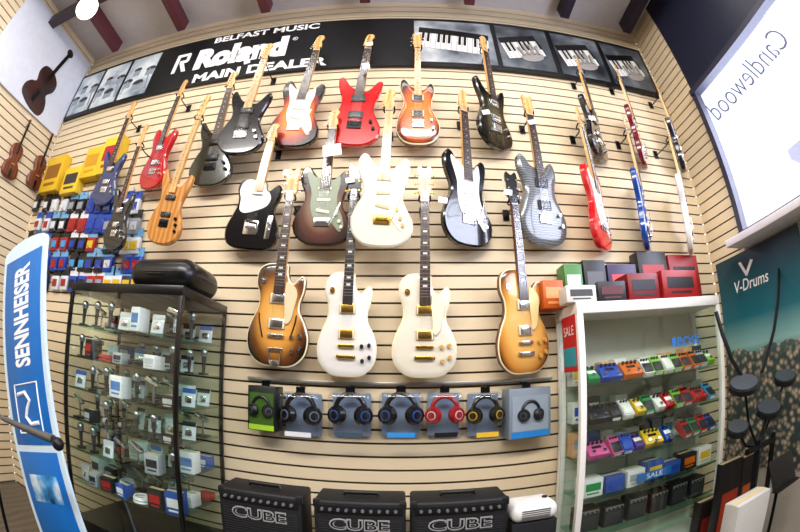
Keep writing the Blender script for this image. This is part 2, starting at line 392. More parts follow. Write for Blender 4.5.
        for z in (.285,.18):B().box((0,yb-.003,z),(.088,.008,.042),1,.002).box((0,yb-.008,z),(.070,.008,.034),0,.003).part('pickup',[hw if o.get('cov',1) else BLK,mat('e8dfc0' if o.get('bind') else '101010',.4)],g)
    bz=.13
    if kind in('lp',):
        B().box((0,yb-.008,bz),(.085,.012,.014),0,.003).cyl((-.04,yb-.006,bz),(-.04,yb+.006,bz),.006).cyl((.04,yb-.006,bz),(.04,yb+.006,bz),.006).part('bridge',hw,g)
        if o.get('trap'):
            B().box((0,yb-.008,.075),(.085,.010,.012),0,.003).tube([(-.035,yb-.008,.075),(-.03,yb-.006,.03),(-.02,yb-.002,.004)],.004).tube([(.035,yb-.008,.075),(.03,yb-.006,.03),(.02,yb-.002,.004)],.004).box((0,yb-.004,.015),(.045,.008,.025),0,.002).part('tailpiece',hw,g)
        else:
            B().box((0,yb-.008,bz-.045),(.095,.012,.016),0,.004).cyl((-.045,yb-.008,bz-.045),(-.045,yb+.006,bz-.045),.008).cyl((.045,yb-.008,bz-.045),(.045,yb+.006,bz-.045),.008).part('tailpiece',hw,g)
    else:
        br=B().box((0,yb-.002,bz-.01),(.085,.004,.045 if kind!='tele' else .08),0,.001)
        for k in range(6):br.box((-.027+k*.0108,yb-.007,bz-.005),(.009,.007,.024),0,.001)
        br.part('bridge',hw,g)
        if kind=='strat':B().tube([(.03,yb-.006,bz-.01),(.045,yb-.02,bz-.03),(.075,yb-.025,bz+.03),(.095,yb-.022,bz+.09)],.0028).part('tremolo_arm',hw,g)
    kn={'lp':[(.085,.13),(.125,.135),(.09,.07),(.128,.085)],'strat':[(.075,.165),(.095,.125),(.108,.095)],'tele':[(.105,.15),(.105,.115)],'prs':[(.1,.14),(.11,.09)],'super':[(.095,.14),(.115,.10)],'bass':[(.1,.15),(.115,.115),(.12,.08)]}[kind]
    if kind=='tele':B().box((.105,yb-.001,.13),(.03,.003,.13),0,.001).part('control_plate',CHROME,g)
    km=mat(o.get('kc','e9e2cf'),.35) if o.get('kc') else hw
    for x,z in kn:
        B().cyl((x,yb+.002,z),(x,yb-.014,z),.0105,14,.009).part('control_knob',km,g)
    if kind=='lp':B().cyl((-.09,yb+.004,.36),(-.09,yb-.002,.36),.014).cyl((-.09,yb,.36),(-.094,yb-.02,.362),.003).part('pickup_switch',hw,g)
    if o.get('fh'):
        for sd in (-1,1):B().tube([(sd*.075,yb+.004,.12),(sd*.085,yb+.003,.15),(sd*.098,yb+.003,.19),(sd*.102,yb+.003,.22)],.004).part('f_hole',BLK,g)
    if o.get('str',1):
        for k in range(npg):
            x0=(-.026+k*.052/(npg-1));x1=(-.017+k*.034/(npg-1))
            B().tube([(x0,yb-.012,bz),(x1,y0-.011,nutz),(x1*.9,y0-.008,nutz+.05)],.0005,seg=4).part('string',CHROME,g)
    kb=o.get('kb',1.02 if kind=='lp' else 1.17)
    def zm(z):return z*kb if z<.4 else .4*kb+(z-.4)*(ML-.4*kb)/(ML-.4)
    for c in g.children_recursive:
        for v in c.data.vertices:v.co.z=zm(v.co.z)
    Nw=M@Vector((0,y0+.012,zm(nutz+.012)))
    hg=thing('guitar_hanger','black metal hook arm holding a guitar headstock on slatwall','hook',Matrix.Translation((Nw.x,-.004,Nw.z)),'wall hooks')
    yl=Nw.y
    B().box((0,-.004,0),(.04,.008,.07),0,.002).part('backplate',DKM,hg)
    B().tube([(0,-.004,-.01),(0,(yl)*.7,-.012),(0,yl+.03,0)],.0045).tube([(0,yl+.03,0),(0,yl+.02,0)],.005).part('arm',DKM,hg)
    B().tube([(-.03,yl-.02,.012),(-.032,yl+.01,.0),(-.026,yl+.028,-.002),(0,yl+.032,0),(.026,yl+.028,-.002),(.032,yl+.01,0),(.03,yl-.02,.012)],.005).part('yoke',DKM,hg)
    return g,M
SB3=[(0,'f0a038'),(.45,'e07a1e'),(.66,'9a2410'),(.86,'120806')]
SBT=[(0,'f4c070'),(.5,'d89640'),(.75,'70401a'),(.95,'1c0e08')]
BRN=[(0,'a89c84'),(.35,'8a7058'),(.6,'5a3020'),(.88,'280e08')]
GLDB=[(0,'f0c474'),(.6,'e4ac54'),(.84,'c47c2c'),(.99,'4a1c06')]
AMB=[(0,'f4921e'),(.5,'ee7c10'),(.8,'b84a08'),(.98,'2a0c04')]
def flame(h,dark=.5):
    k=('f',h)
    if k in MC:return MC[k]
    m,n,l,b=nt('flamed_maple');tc=n.new('ShaderNodeTexCoord');rg=n.new('ShaderNodeRGB');rg.outputs[0].default_value=col(h)
    l.new(flameover(n,l,tc,rg.outputs[0]),b.inputs['Base Color']);b.inputs['Roughness'].default_value=.25;b.inputs['Coat Weight'].default_value=.7;MC[k]=m;return m
def gl(h):return mat(h,.18,0,.03,8,0,.9)
GU=[
('strat',gl('b80c12'),188,82,149,190,'bright red electric bass with maple neck hanging on slatwall',{'guard':'b80c12','pu':'h','sx':.9,'yaw':-.2}),
('bass',wood('c98a38','a9661f',7),210,97,160,245,'natural honey-coloured wooden electric bass with maple neck',{'board':MAPLE,'hw':'k','sx':.9,'dy':.1,'kb':1.0}),
('super',gl('12285e'),137,103,101,206,'small blue electric guitar hanging beside accessory packets',{'sx':.9,'str':0,'kb':1.1}),
('super',gl('0a0b10'),149,126,112,251,'black electric bass hanging above the accessory boxes',{'sx':.7,'str':0,'dy':.1,'kb':1.0}),
('super',gl('2a2b20'),236,74,207,187,'dark olive grey electric guitar with black hardware',{'hw':'k','cov':0,'sx':1.08,'str':0}),
('super',gl('060609'),271,46,236,155,'black pointed-horn electric guitar with maple fretboard',{'board':MAPLE,'hw':'c','cov':0,'sx':1.08,'dy':.09}),
('strat',burst(SB3),322,38,289,148,'three-tone sunburst electric guitar with white pickguard',{'guard':'e4dcc8','sx':1.08,'kb':1.2}),
('super',gl('c00a0e'),371,37,351,147,'glossy red electric guitar with dark rosewood fretboard',{'cov':0,'hw':'k','sx':1.08,'kb':1.25}),
('prs',burst(AMB,True),417,37,418,146,'orange flamed-maple electric guitar with dark burst edge',{'bind':1,'sx':.86,'kb':1.22,'cov':0,'board':MAPLE}),
('super',burst([(0,'6d6a48'),(.45,'3a3a24'),(.8,'0c0b08')],True),480,38,497,149,'dark green flamed electric guitar turned on its hook',{'yaw':.6,'sx':1.0}),
('super',gl('0a0b0f'),574,60,601,160,'black electric guitar seen nearly edge-on on hook',{'yaw':.75,'str':0}),
('strat',gl('6a1018'),612,66,645,168,'dark wine red electric guitar seen nearly edge-on',{'yaw':.85,'sx':.7,'str':0}),
('super',gl('101118'),652,82,684,172,'slim black electric guitar beside the corner of slatwall',{'yaw':.85,'sx':.6,'str':0}),
('tele',gl('060609'),277,126,248,250,'black single-cutaway electric guitar with white pickguard',{'guard':'f2f0ea','board':MAPLE,'sx':1.08,'kb':1.26}),
('strat',burst(BRN),336,112,320,246,'worn brown and sage green burst electric guitar',{'guard':'8a947c','pc':'e6e0c8','kc':'e6e0c8','sx':1.08,'kb':1.2}),
('strat',gl('e4dcc6'),391,92,380,248,'cream white electric guitar with white pickguard and maple neck',{'guard':'f6f3ea','board':MAPLE,'hw':'g','sx':1.04,'dy':.11,'kb':1.2,'pc':'c9b98a','kc':'c9a860'}),
('strat',gl('060609'),460,92,468,247,'black electric guitar with white pickguard',{'guard':'f2f0ea','yaw':.45,'sx':1.06,'kb':1.2}),
('prs',flame('6f7274'),523,98,546,247,'charcoal grey flamed-maple double-cutaway electric guitar',{'yaw':.25,'sx':1.04,'kb':1.26,'cov':0}),
('strat',gl('cc0c16'),573,108,604,251,'bright red electric guitar with white pickguard seen at an angle',{'guard':'f2f0ea','yaw':.72,'sx':.95}),
('strat',gl('10408e'),620,115,648,251,'metallic blue electric guitar seen at an angle',{'guard':'10408e','yaw':.85,'sx':.85,'str':0}),
('strat',gl('e0dcd6'),662,122,691,254,'white electric guitar beside the corner of the wall',{'guard':'f2f0ea','yaw':.85,'sx':.9,'str':0,'dy':.06}),
('lp',burst(SBT),296,170,276,367,'tobacco sunburst hollow-body electric guitar with trapeze tailpiece',{'hw':'c','fh':1,'bind':1,'guard':'d8c8a0','block':1,'side':MAHOG,'sx':1.06,'kb':1.1,'trap':1}),
('lp',gl('e6e2da'),357,166,346,377,'white single-cutaway electric guitar with dark fretboard and gold hardware',{'hw':'g','bind':1,'block':1,'headm':gl('08080a'),'side':gl('e6e2da'),'kc':'1c1a18','board':wood('120b09','1e1410',14),'sx':.95,'neck':wood('b8a890','c8b8a0',8)}),
('lp',gl('e4dcc8'),424,168,424,378,'cream single-cutaway electric guitar with gold hardware and aged binding',{'hw':'g','bind':1,'block':1,'guard':'efe3c2','kc':'c99a4a','side':gl('e4dcc8'),'neck':wood('b8a890','c8b8a0',8)}),
('lp',burst(GLDB),507,174,524,374,'honey gold burst single-cutaway electric guitar with dark edges',{'hw':'c','bind':1,'block':1,'side':MAHOG,'kc':'c99a4a','neck':MAHOG,'headm':gl('08080a'),'yaw':.2,'sx':.97,'kb':1.1,'guard':'e8cf90'}),
]
for s_ in GU:guitar(s_)
def tag(px,py,y,w=.05,h=.035,lab='small white paper price tag hanging from a guitar'):
    c=P(px,py,y);B().box((0,0,0),(w,.0015,h)).cyl((0,-.001,h*.38),(0,.001,h*.38),.003,8,mi=1).tube([(0,0,h*.4),(.004,.004,h*.4+.02),(0,.008,h*.4+.035)],.0006,seg=4,mi=1).top('price_tag',[mat('f5f3ee',.6),mat('8a8a8a')],lab,'price tag','price tags').matrix_world=Matrix.Translation(c)@Matrix.Rotation(random.uniform(-.3,.3),4,'Y')
for q in ((369,44),(247,62),(203,105),(486,112),(532,122),(287,172),(366,192),(443,200),(508,192),(350,180),(592,118)):tag(q[0],q[1],-.215)
tag(332,150,-.24,.11,.08,'larger white price card hanging from a guitar neck');tag(366,66,-.24,.05,.06)
for (px,py,lab) in ((38,170,'small brown violin hanging on slatwall'),(14,158,'dark red-brown violin hanging on slatwall')):
    c=PX(px,py,XL+.03);M=Matrix.Translation(c)@Matrix.Rotation(math.radians(90),4,'Z')@Matrix.Translation((0,0,-.2))
    v=thing('violin',lab,'violin',M,'violins hanging on the wall')
    B().prism(cr(VI),-.02,.02,.005,0,None,.008).part('body',wood('5a2410','7a3a16',7),v)
    B().box((0,-.03,.40),(.024,.016,.32),0,.003).part('neck',BLK,v)
    B().box((0,-.02,.565),(.03,.02,.06),0,.008).sph((0,-.02,.60),.016).part('scroll',wood('5a2410','7a3a16',7),v)
    B().box((0,-.035,.13),(.04,.02,.006)).part('bridge',MAPLE,v)
    B().prism(cr([(-.012,.01),(-.018,.08),(.018,.08),(.012,.01)],2),-.036,-.03,.001).part('tailpiece',BLK,v)
    B().tube([(0,.029,.55),(0,-.04,.55),(0,-.045,.56)],.004).part('peg_hook',DKM,v)
# ---------------------------------------------------------------- packets of accessories on the left of the slatwall
def packet():
    p=thing('accessory_packet','template','accessory packet')
    B().box((0,-.02,-.05),(.075,.028,.09),0,.006).part('product_pack',mat('2050a0',.35),p)
    B().box((0,-.036,-.05),(.05,.003,.045)).part('printed_label',mat('e8e8e8',.35),p)
    B().box((0,-.02,.02),(.08,.004,.05),0).cyl((0,-.024,.032),(0,-.016,.032),.006,10,mi=1).part('header_card',[mat('f0f0f0',.5),BLK],p)
    B().tube([(0,.006,.034),(0,-.06,.036),(0,-.07,.046)],.0025,seg=6).part('peg_hook',CHROME,p)
    return p
pk=packet();pk['group']='accessory packets hanging on slatwall'
PCOL=[('blue','123a9a'),('navy','101a48'),('black','0c0c10'),('white','d0d4da'),('silver','8a9098'),('red','981414'),('light blue','3a90cc'),('yellow','d6b21c')]
CARD=[('blue','1a4aa8'),('white','dcdce0'),('black','101014'),('black','101014'),('pale blue','6aa0cc')]
for ri,py in enumerate((200,219,238,257,276)):
    pick=None
    for ci,px in enumerate(range(22,142,9)):
        if ci%2==0 or pick is None:pick=(random.choice([PCOL[0],PCOL[0],PCOL[1],PCOL[2],PCOL[2],PCOL[3],PCOL[4],PCOL[5],PCOL[6]]),random.choice(CARD),random.choice(PCOL)[1],random.uniform(1.25,1.42))
        a=P(px+random.uniform(-1,1),py,-.01)
        if a.x<XL+.1 or random.random()<.05:continue
        (n1,h1),(n2,h2),h3,s=pick
        lab='%s accessory packet with %s header card on a peg'%(n1,n2)
        sw={'product_pack':mat(h1,.3),'header_card':mat(h2,.4),'printed_label':mat(h3,.4)}
        dup(pk,Matrix.Translation((a.x,-.006,a.z))@Matrix.Diagonal((s,s,s*random.uniform(.95,1.05),1)),lab,sw)
kill(pk)
def carton(x0,x1,z0,z1,yf,dep,h,lab,name='carton',label2=None,txt=None,tm=None,group=None,rz=0):
    w=x1-x0;hh=z1-z0
    e=thing(name,lab,'box',Matrix.Translation(((x0+x1)/2,yf+dep/2,z0))@Matrix.Rotation(rz,4,'Z'),group)
    B().box((0,0,hh/2),(w,dep,hh),0,.003).part('box_body',mat(h,.45),e)
    B().box((0,-dep/2-.0008,hh*.55),(w*.75,.0016,hh*.4),0).box((0,-dep/2-.0008,hh*.2),(w*.6,.0016,hh*.08),0).part('printed_label',mat(label2 or 'eeeeee',.45),e)
    B().box((0,0,hh+.0005),(w*.98,.03,.001)).part('tape_strip',mat('c9b48a',.4),e)
    return e
def cpx(px0,py0,px1,py1,yf,dep,h,lab,floor=False,**k):
    a=P(px0,(py0+py1)/2,yf);b=P(px1,(py0+py1)/2,yf);m=(px0+px1)/2
    return carton(a.x,b.x,0 if floor else P(m,py1,yf).z,P(m,py0,yf).z,yf,dep,h,lab,**k)
def wallbox(px0,py0,px1,py1,h,lab,l2,**k):return cpx(px0,py0,px1,py1,-.10,.098,h,lab,label2=l2,group='boxed strings and accessories on slatwall',**k)
wallbox(84,148,99,176,'e0b81c','bright yellow accessory carton on slatwall','c89010')
wallbox(101,138,118,172,'e6c42a','bright yellow accessory carton with red print','b02020')
wallbox(44,158,60,190,'d8ae1c','yellow accessory carton near the wall corner','8a5a10')
wallbox(63,168,78,192,'e2bc28','tall yellow accessory carton near the corner','303030')
# ---------------------------------------------------------------- left display cabinet (black frame, glass)
CX0,CX1,CY0,CY1,CZ=-1.88,-1.02,-.57,-.03,H+.38
def cabinet(name,label,x0,x1,y0,y1,zt,fm,shelves,fw,toph,baseh,shelfm,back=None):
    e=thing(name,label,'display cabinet',Matrix.Translation(((x0+x1)/2,(y0+y1)/2,0)))
    w=x1-x0;d=y1-y0
    B().box((0,0,zt-toph/2),(w,d,toph),0,.004).part('top_panel',fm,e)
    B().box((0,0,baseh/2),(w,d,baseh),0,.004).part('plinth',fm,e)
    for sx in(-1,1):
        for sy in(-1,1):
            B().box((sx*(w/2-fw/2),sy*(d/2-fw/2),(zt-toph+baseh)/2),(fw,fw,zt-toph-baseh),0,.002).part('post',fm,e)
    hgt=zt-toph-baseh;zc_=(zt-toph+baseh)/2
    for sx in(-1,1):B().box((sx*(w/2-.004),0,zc_),(.005,d-2*fw,hgt)).part('side_glass',GL,e)
    for sx in(-1,1):
        dd=B().box((sx*(w/4),-d/2+.004,zc_),(w/2-fw-.004,.005,hgt)).part('sliding_door',GL,e)
        B().cyl((sx*.06,-d/2+.002,zc_),(sx*.06,-d/2-.006,zc_),.012).part('door_pull',CHROME,dd)
    if back:B().box((0,d/2-.006,zc_),(w-.01,.006,hgt)).part('back_panel',back,e)
    for z in shelves:B().box((0,0,z),(w-2*fw,d-.05,.008)).part('shelf',shelfm,e,'glass shelf')
    return e
LSH=[.62,.82,1.0,1.18,1.36,1.54]
cabinet('display_cabinet','tall glass display cabinet with black frame against slatwall',CX0,CX1,CY0,CY1,CZ,mat('08080a',.3),LSH,.022,.05,.38,GLS)
RSH=[P(640,py,-.30).z for py in (522,487,452,418,380)]
RX0,RX1,RY0,RY1,RZ=.90,2.02,-.34,-.03,H+.35
cab2=cabinet('display_cabinet','white-framed glass display cabinet filled with small effects pedals',RX0,RX1,RY0,RY1,RZ,mat('ece9e3',.4),RSH,.035,.06,max(.2,RSH[0]-.25),GLS,mat('d2d3c6',.5))
BB=mat('2f74c0',.4);zt=P(668,343,-.34).z
text('BOSS','door_lettering',cab2,BB,(.22,-(RY1-RY0)/2-.003,zt),.2,.055,bold=.02)
B().box((.09,-(RY1-RY0)/2-.003,zt),(.035,.002,.05)).part('door_emblem',BB,cab2)
sh=thing('info_sheet','red and turquoise paper sheet taped to cabinet side','sheet',Matrix.Translation((RX0-.001,RY0+.12,P(563,345,-.2).z)))
B().box((0,0,0),(.002,.18,.30)).part('paper',mat('c8181c',.6),sh)
B().box((-.0015,0,-.07),(.001,.16,.10)).part('printed_block',mat('2b9aa8',.6),sh)
text('SALE','lettering',sh,WE,(-.003,0,.07),.13,.05,right=(0,-1,0))
fs=thing('offer_sign','blue paper strip sign with white print on glass shelf','sign',Matrix.Translation((1.42,RY0+.02,P(648,476,-.32).z)))
B().box((0,0,0),(.26,.003,.05)).part('card',mat('1c6ab8',.5),fs);text('SALE','lettering',fs,WE,(0,-.003,0),.12,.03)
def pedal():
    p=thing('effects_pedal','template','effects pedal')
    b=B();ol=[(-.06,0),(.06,0),(.06,.052),(.02,.05),(-.06,.032)]
    vs=[]
    for x in(-.036,.036):
        vs.append([b.bm.verts.new((x,y,z)) for y,z in ol])
    n=len(ol)
    for i in range(n):b.bm.faces.new((vs[0][i],vs[0][(i+1)%n],vs[1][(i+1)%n],vs[1][i]))
    b.bm.faces.new(vs[0]);b.bm.faces.new(vs[1])
    b.part('housing',mat('dd7a1e',.35),p)
    B().box((0,-.022,.044),(.062,.066,.006),0,.002,Matrix.Rotation(.22,4,'X')).part('treadle',BLK,p)
    for k in(-1,0,1):B().cyl((k*.02,.04,.05),(k*.02,.04,.062),.007,10).part('control_knob',BLK,p)
    B().box((0,-.0612,.016),(.05,.0015,.018)).part('nameplate',WHT,p)
    return p
def pedal2():
    p=thing('effects_pedal','template','effects pedal')
    B().box((0,0,.022),(.066,.115,.044),0,.005).part('housing',mat('dd7a1e',.35),p)
    B().cyl((0,-.035,.044),(0,-.035,.056),.011,14).part('footswitch',CHROME,p)
    for k in(-1,1):B().cyl((k*.016,.035,.044),(k*.016,.035,.058),.009,12).part('control_knob',BLK,p)
    B().box((0,0,.0447),(.05,.03,.0015)).part('nameplate',WHT,p)
    return p
def pedal3():
    p=thing('effects_pedal','template','effects pedal')
    B().box((0,0,.022),(.13,.115,.044),0,.005).part('housing',mat('dd7a1e',.35),p)
    for k in(-1,1):B().cyl((k*.035,-.035,.044),(k*.035,-.035,.056),.011,14).part('footswitch',CHROME,p)
    for k in(-1.5,-.5,.5,1.5):B().cyl((k*.028,.035,.044),(k*.028,.035,.058),.009,12).part('control_knob',BLK,p)
    B().box((0,.005,.0447),(.06,.02,.0015)).part('display_window',mat('1a1c28',.2),p)
    return p
PD=[pedal(),pedal2(),pedal3()]
for p_ in PD:p_['group']='effects pedals in the white cabinet'
PC=[('orange','d8650e'),('yellow','e0b81a'),('blue','1a44a8'),('white','e0ded8'),('green','1f8a4a'),('black','101014'),('red','b81218'),('silver','9da1a6'),('purple','55338e'),('sky blue','3a9ad0'),('pink','c8508a'),('lime green','7ab828')]
for si,z in enumerate(RSH):
    if si<2:continue
    x=RX0+.06
    while x<RX1-.08:
        t=random.random();k=0 if t<.6 else 1 if t<.88 else 2
        wd=.135 if k==2 else .07
        if x+wd>RX1-.045:break
        nm,hx=random.choice(PC)
        if random.random()>.03:
            Mx=TR(x+wd/2,-.25,z+.008,random.uniform(-.1,.1),.98)@Matrix.Translation((0,-.06,0))@Matrix.Rotation(random.uniform(.5,.7),4,'X')@Matrix.Translation((0,.06,0))
            desc=['with black treadle','with round footswitch','with two footswitches'][k]
            dup(PD[k],Mx,'small %s guitar effects pedal %s on glass shelf'%(nm,desc),{'housing':mat(hx,.3),'treadle':mat(random.choice(['101014','1b1b20',hx]),.5)})
        x+=wd+random.uniform(.004,.012)
    for k in range(11):
        x=RX0+.085+k*(RX1-RX0-.17)/10
        nm,hx=random.choice(PC)
        hb=random.uniform(.08,.15);cc=random.choice(['e4e4e0','e4e4e0','1c1c20','2c4f9c','d8a070','e4e4e0'])
        carton(x-.043,x+.043,z+.005,z+.005+hb,-.145,.085,cc,'small product box with %s label behind pedals'%nm,name='product_box',label2=hx,group='boxed pedals in the white cabinet')
for p_ in PD:kill(p_)
def mini_amp(x,y,z,w,h,d,lab,h1):
    e=thing('practice_amplifier',lab,'amplifier',Matrix.Translation((x,y,z)),'small amplifiers in the cabinet')
    B().box((0,0,h/2),(w,d,h),0,.008).part('housing',mat(h1,.5),e)
    B().box((0,-d/2-.002,h*.4),(w*.86,.006,h*.66),0,.002).part('grille',mat('2c2c30',.8),e)
    B().box((0,-d/2-.002,h*.86),(w*.86,.006,h*.16),0,.002).part('control_panel',mat('9a9a9c',.4,.6),e)
    for k in range(4):B().cyl((-w*.3+k*w*.2,-d/2-.003,h*.86),(-w*.3+k*w*.2,-d/2-.014,h*.86),.006,10).part('control_knob',BLK,e)
for k in range(6):
    mini_amp(RX0+.13+k*.17,-.19,RSH[0]+.005,.145,.15-.01*(k%2),.11,'small %s practice amplifier on the lower shelf'%('black' if k%3 else 'dark brown'),'101014' if k%3 else '30180c')
for k in range(7):
    nm,hx=random.choice(PC[:8]);x=RX0+.06+k*.145
    carton(x,x+.125,RSH[1]+.005,RSH[1]+.005+random.uniform(.08,.13),-.28,.12,random.choice(['dfe0e0','2c4f9c','1c1c20','7f1d22']),'small boxed %s music accessory on glass shelf'%nm,name='product_box',label2=hx,group='boxed accessories in the cabinet')
TZ=RZ+.001
def topbox(px0,px1,pyt,yf,dep,h,lab,l2,z0=TZ,rz=0):
    a=P(px0,300,yf).x;b=P(px1,300,yf).x;zt=P((px0+px1)/2,pyt,yf).z
    return carton(a,b,z0,zt,yf,dep,h,lab,label2=l2,group='boxes on top of the cabinet',rz=rz)
topbox(543,564,280,-.17,.13,'c2560e','orange carton on top of the white cabinet','e89858',rz=.06)
topbox(567,597,285,-.33,.11,'d8d4cc','white carton with black print on the cabinet top','3a3a3c')
topbox(567,585,264,-.15,.12,'3f7a34','pale green and white carton standing on the cabinet','e8e8e0')
topbox(587,609,260,-.15,.12,'141416','black amplifier carton standing on the cabinet','58585c')
topbox(600,627,281,-.31,.11,'18181c','dark grey carton beside red boxes','5a1a1c',rz=-.05)
topbox(611,640,264,-.15,.12,'2a1a4a','dark purple carton at the back','c83030')
topbox(630,661,273,-.32,.15,'7a0c10','dark red carton with black label','101014')
topbox(664,700,270,-.33,.16,'98140f','red carton with picture of a pedal','1a0c0c',rz=.04)
topbox(643,672,252,-.13,.10,'140e10','black carton with red print at the back','a02020')
topbox(674,703,255,-.13,.10,'8c1614','red carton with dark print at the back','181012')
cse=thing('instrument_case','black rounded hard case lying on the display cabinet','case',Matrix.Translation((-1.25,-.31,CZ+.001)))
B().box((0,0,.085),(.44,.40,.17),0,.084,None,8).part('case_shell',mat('0a0a0c',.3),cse)
B().tube([(.222*math.copysign(abs(math.cos(t))**.6,math.cos(t)),.202*math.copysign(abs(math.sin(t))**.6,math.sin(t)),.085) for t in [k*math.pi/16 for k in range(32)]],.004,True).part('zip_seam',mat('3a3a3c',.5,.3),cse)
B().tube([(-.05,-.195,.07),(-.045,-.22,.065),(.045,-.22,.065),(.05,-.195,.07)],.006).part('handle',BLK,cse)
def mic(x,y,z,s=1):
    e=thing('microphone','silver and black handheld microphone standing in the cabinet','microphone',Matrix.Translation((x,y,z))@Matrix.Diagonal((s,s,s,1)),'microphones in the display cabinet')
    B().cyl((0,0,0),(0,0,.012),.035,20).part('stand_base',BLK,e)
    B().cyl((0,0,.012),(0,0,.12),.01,14,.017).part('handle',mat('3a3a3e',.35,.5),e)
    B().sph((0,0,.145),.026,0,(1,1,1.1)).cyl((0,0,.118),(0,0,.13),.022,16,.024).part('grille',mat('b9bcc0',.35,1),e)
def coil(x,y,z,h,nm):
    e=thing('cable_coil','%s coiled instrument cable on a glass shelf'%nm,'cable',Matrix.Translation((x,y,z)),'cables in the display cabinet')
    b=B()
    for k in range(4):b.tube([((.05-.004*(k%2))*math.cos(t*math.pi/10),(.05-.004*(k%2))*math.sin(t*math.pi/10),.006+k*.009) for t in range(20)],.005,True,6)
    b.part('cable',mat(h,.5),e);B().cyl((.05,0,.04),(.05,.05,.04),.007).part('jack_plug',CHROME,e)
def stick(x,y,z,lab):
    e=thing('clip_stand',lab,'stand',Matrix.Translation((x,y,z)),'metal stands in the display cabinet')
    B().box((0,0,.006),(.07,.07,.012),0,.004).part('base',DKM,e);B().cyl((0,0,.012),(0,0,.11),.006).part('pole',CHROME,e)
    B().box((0,-.01,.115),(.09,.03,.025),0,.005,Matrix.Rotation(.4,4,'Y')).cyl((-.05,-.01,.125),(.05,-.03,.10),.008).part('clamp',CHROME,e)
def bag(x,y,z,nm,h,rz):
    e=thing('parts_bag','clear packet of small %s parts leaning on a shelf'%nm,'packet',Matrix.Translation((x,y,z))@Matrix.Rotation(rz,4,'Z')@Matrix.Rotation(-.2,4,'X'),'parts packets in the display cabinet')
    B().box((0,0,.05),(.08,.012,.1),0,.004).part('pouch',mat('d4d8dc',.2),e)
    B().box((0,-.007,.088),(.08,.002,.025)).part('header_card',mat(h,.4),e)
    B().box((0,-.009,.04),(.04,.008,.035),0,.003).part('contents',CHROME,e)
BX=[('white','e4e4e6','b8bcc4'),('blue','1a4a9a','dddddd'),('black','101014','b8b8b8'),('black','141418','a81418'),('silver','a4a8ac','22242a'),('white','e6e6e8','30343a'),('white','e8e8e8','4a7fc0')]
for si,z in enumerate(LSH):
    zz=z+.0045
    for r in range(3):
        for k in range(7):
            x=CX0+.075+k*.118;y=-.49+r*.17;t=random.random()
            if t<.24:
                nm,h1,h2=random.choice(BX);w=random.uniform(.06,.10);hh=random.uniform(.04,.13)
                carton(x-w/2,x+w/2,zz,zz+hh,y-.05,.09,h1,'small %s product box on the cabinet shelf'%nm,name='product_box',label2=h2,group='boxed products in the black cabinet',rz=random.uniform(-.15,.15))
            elif t<.46:mic(x,y,zz,random.uniform(.75,.9))
            elif t<.56:coil(x,y,zz,*random.choice([('101012','black'),('e0e0e0','white'),('b02020','red')]))
            elif t<.76:stick(x,y,zz,'small chrome clip stand on a glass shelf')
            else:bag(x,y,zz,*random.choice([('chrome','2a5aa8'),('silver','202024'),('metal','c8c8cc')]),random.uniform(-.3,.3))
# ---------------------------------------------------------------- headphone rail
z_r=P(400,384,-.03).z
xa=P(247,378,-.03).x;xb=P(553,384,-.03).x
B().box(((xa+xb)/2,-.014,z_r),(xb-xa,.02,.018),0,.003).top('hanging_rail',mat('a8a49c',.35,.7),'long metal display rail fixed to slatwall above headphones','rail')
def headphones(par,m,acc,s=1,z=0,y=0):
    pts=[(.068*math.cos(t),0,.02+.075*math.sin(t)) for t in [math.pi*i/14 for i in range(15)]]
    B().tube([(x*s,y,zz*s+z) for x,_,zz in pts],.012*s,seg=8).part('headband',m,par)
    for sd in(-1,1):
        ax=Vector((sd*.5,-.86,0)).normalized();c=Vector((sd*.060*s,y-.005,z-.005*s))
        q=B().cyl(c,c+ax*.022*s,.048*s,24,.040*s,0).cyl(c+ax*.022*s,c+ax*.025*s,.024*s,20,mi=1).cyl(c+ax*.025*s,c+ax*.028*s,.019*s,16,mi=0)
        q.part('ear_cup',[m,acc],par)
        B().cyl(c,c-ax*.018*s,.044*s,22,.040*s).part('ear_cushion',mat('060608',.8),par)
HP=[(302,'0c0d12','6a7a90','d4d4d8'),(351,'0a0c14','2c5aa0','3a4a5a'),(401,'08090c','1f5ab0','2f84c8'),(444,'a0141e','d0d0d0','101014'),(484,'1a1810','e0b020','d8b030')]
for px,h1,h2,hc in HP:
    cc=P(px,415,-.07);w=.228 if px<420 else .19
    e=thing('headphones_pack','clear hanging plastic pack holding %s headphones'%({'a0141e':'red','1a1810':'yellow and black'}.get(h1,'black')),'headphones',Matrix.Translation((cc.x,-.095,cc.z)),'packaged headphones on the rail')
    hh=.255
    B().box((0,0,0),(w,.14,hh),0,.03,None,3).part('plastic_case',PLAST,e)
    B().box((0,.062,0),(w*.9,.003,hh*.92)).part('backing_card',mat('7f8ea4',.5),e)
    B().box((0,-.071,-hh*.38),(w*.62,.002,.026)).part('header_card',mat(hc,.4),e)
    headphones(e,mat(h1,.25),mat(h2,.3),1.14 if px<420 else 1.0,.008,-.01)
    B().tube([(0,.09,hh/2+.03),(0,-.01,hh/2+.03),(0,-.03,hh/2+.02)],.004).box((0,-.01,hh/2+.012),(.05,.004,.035)).part('hang_hook',DKM,e)
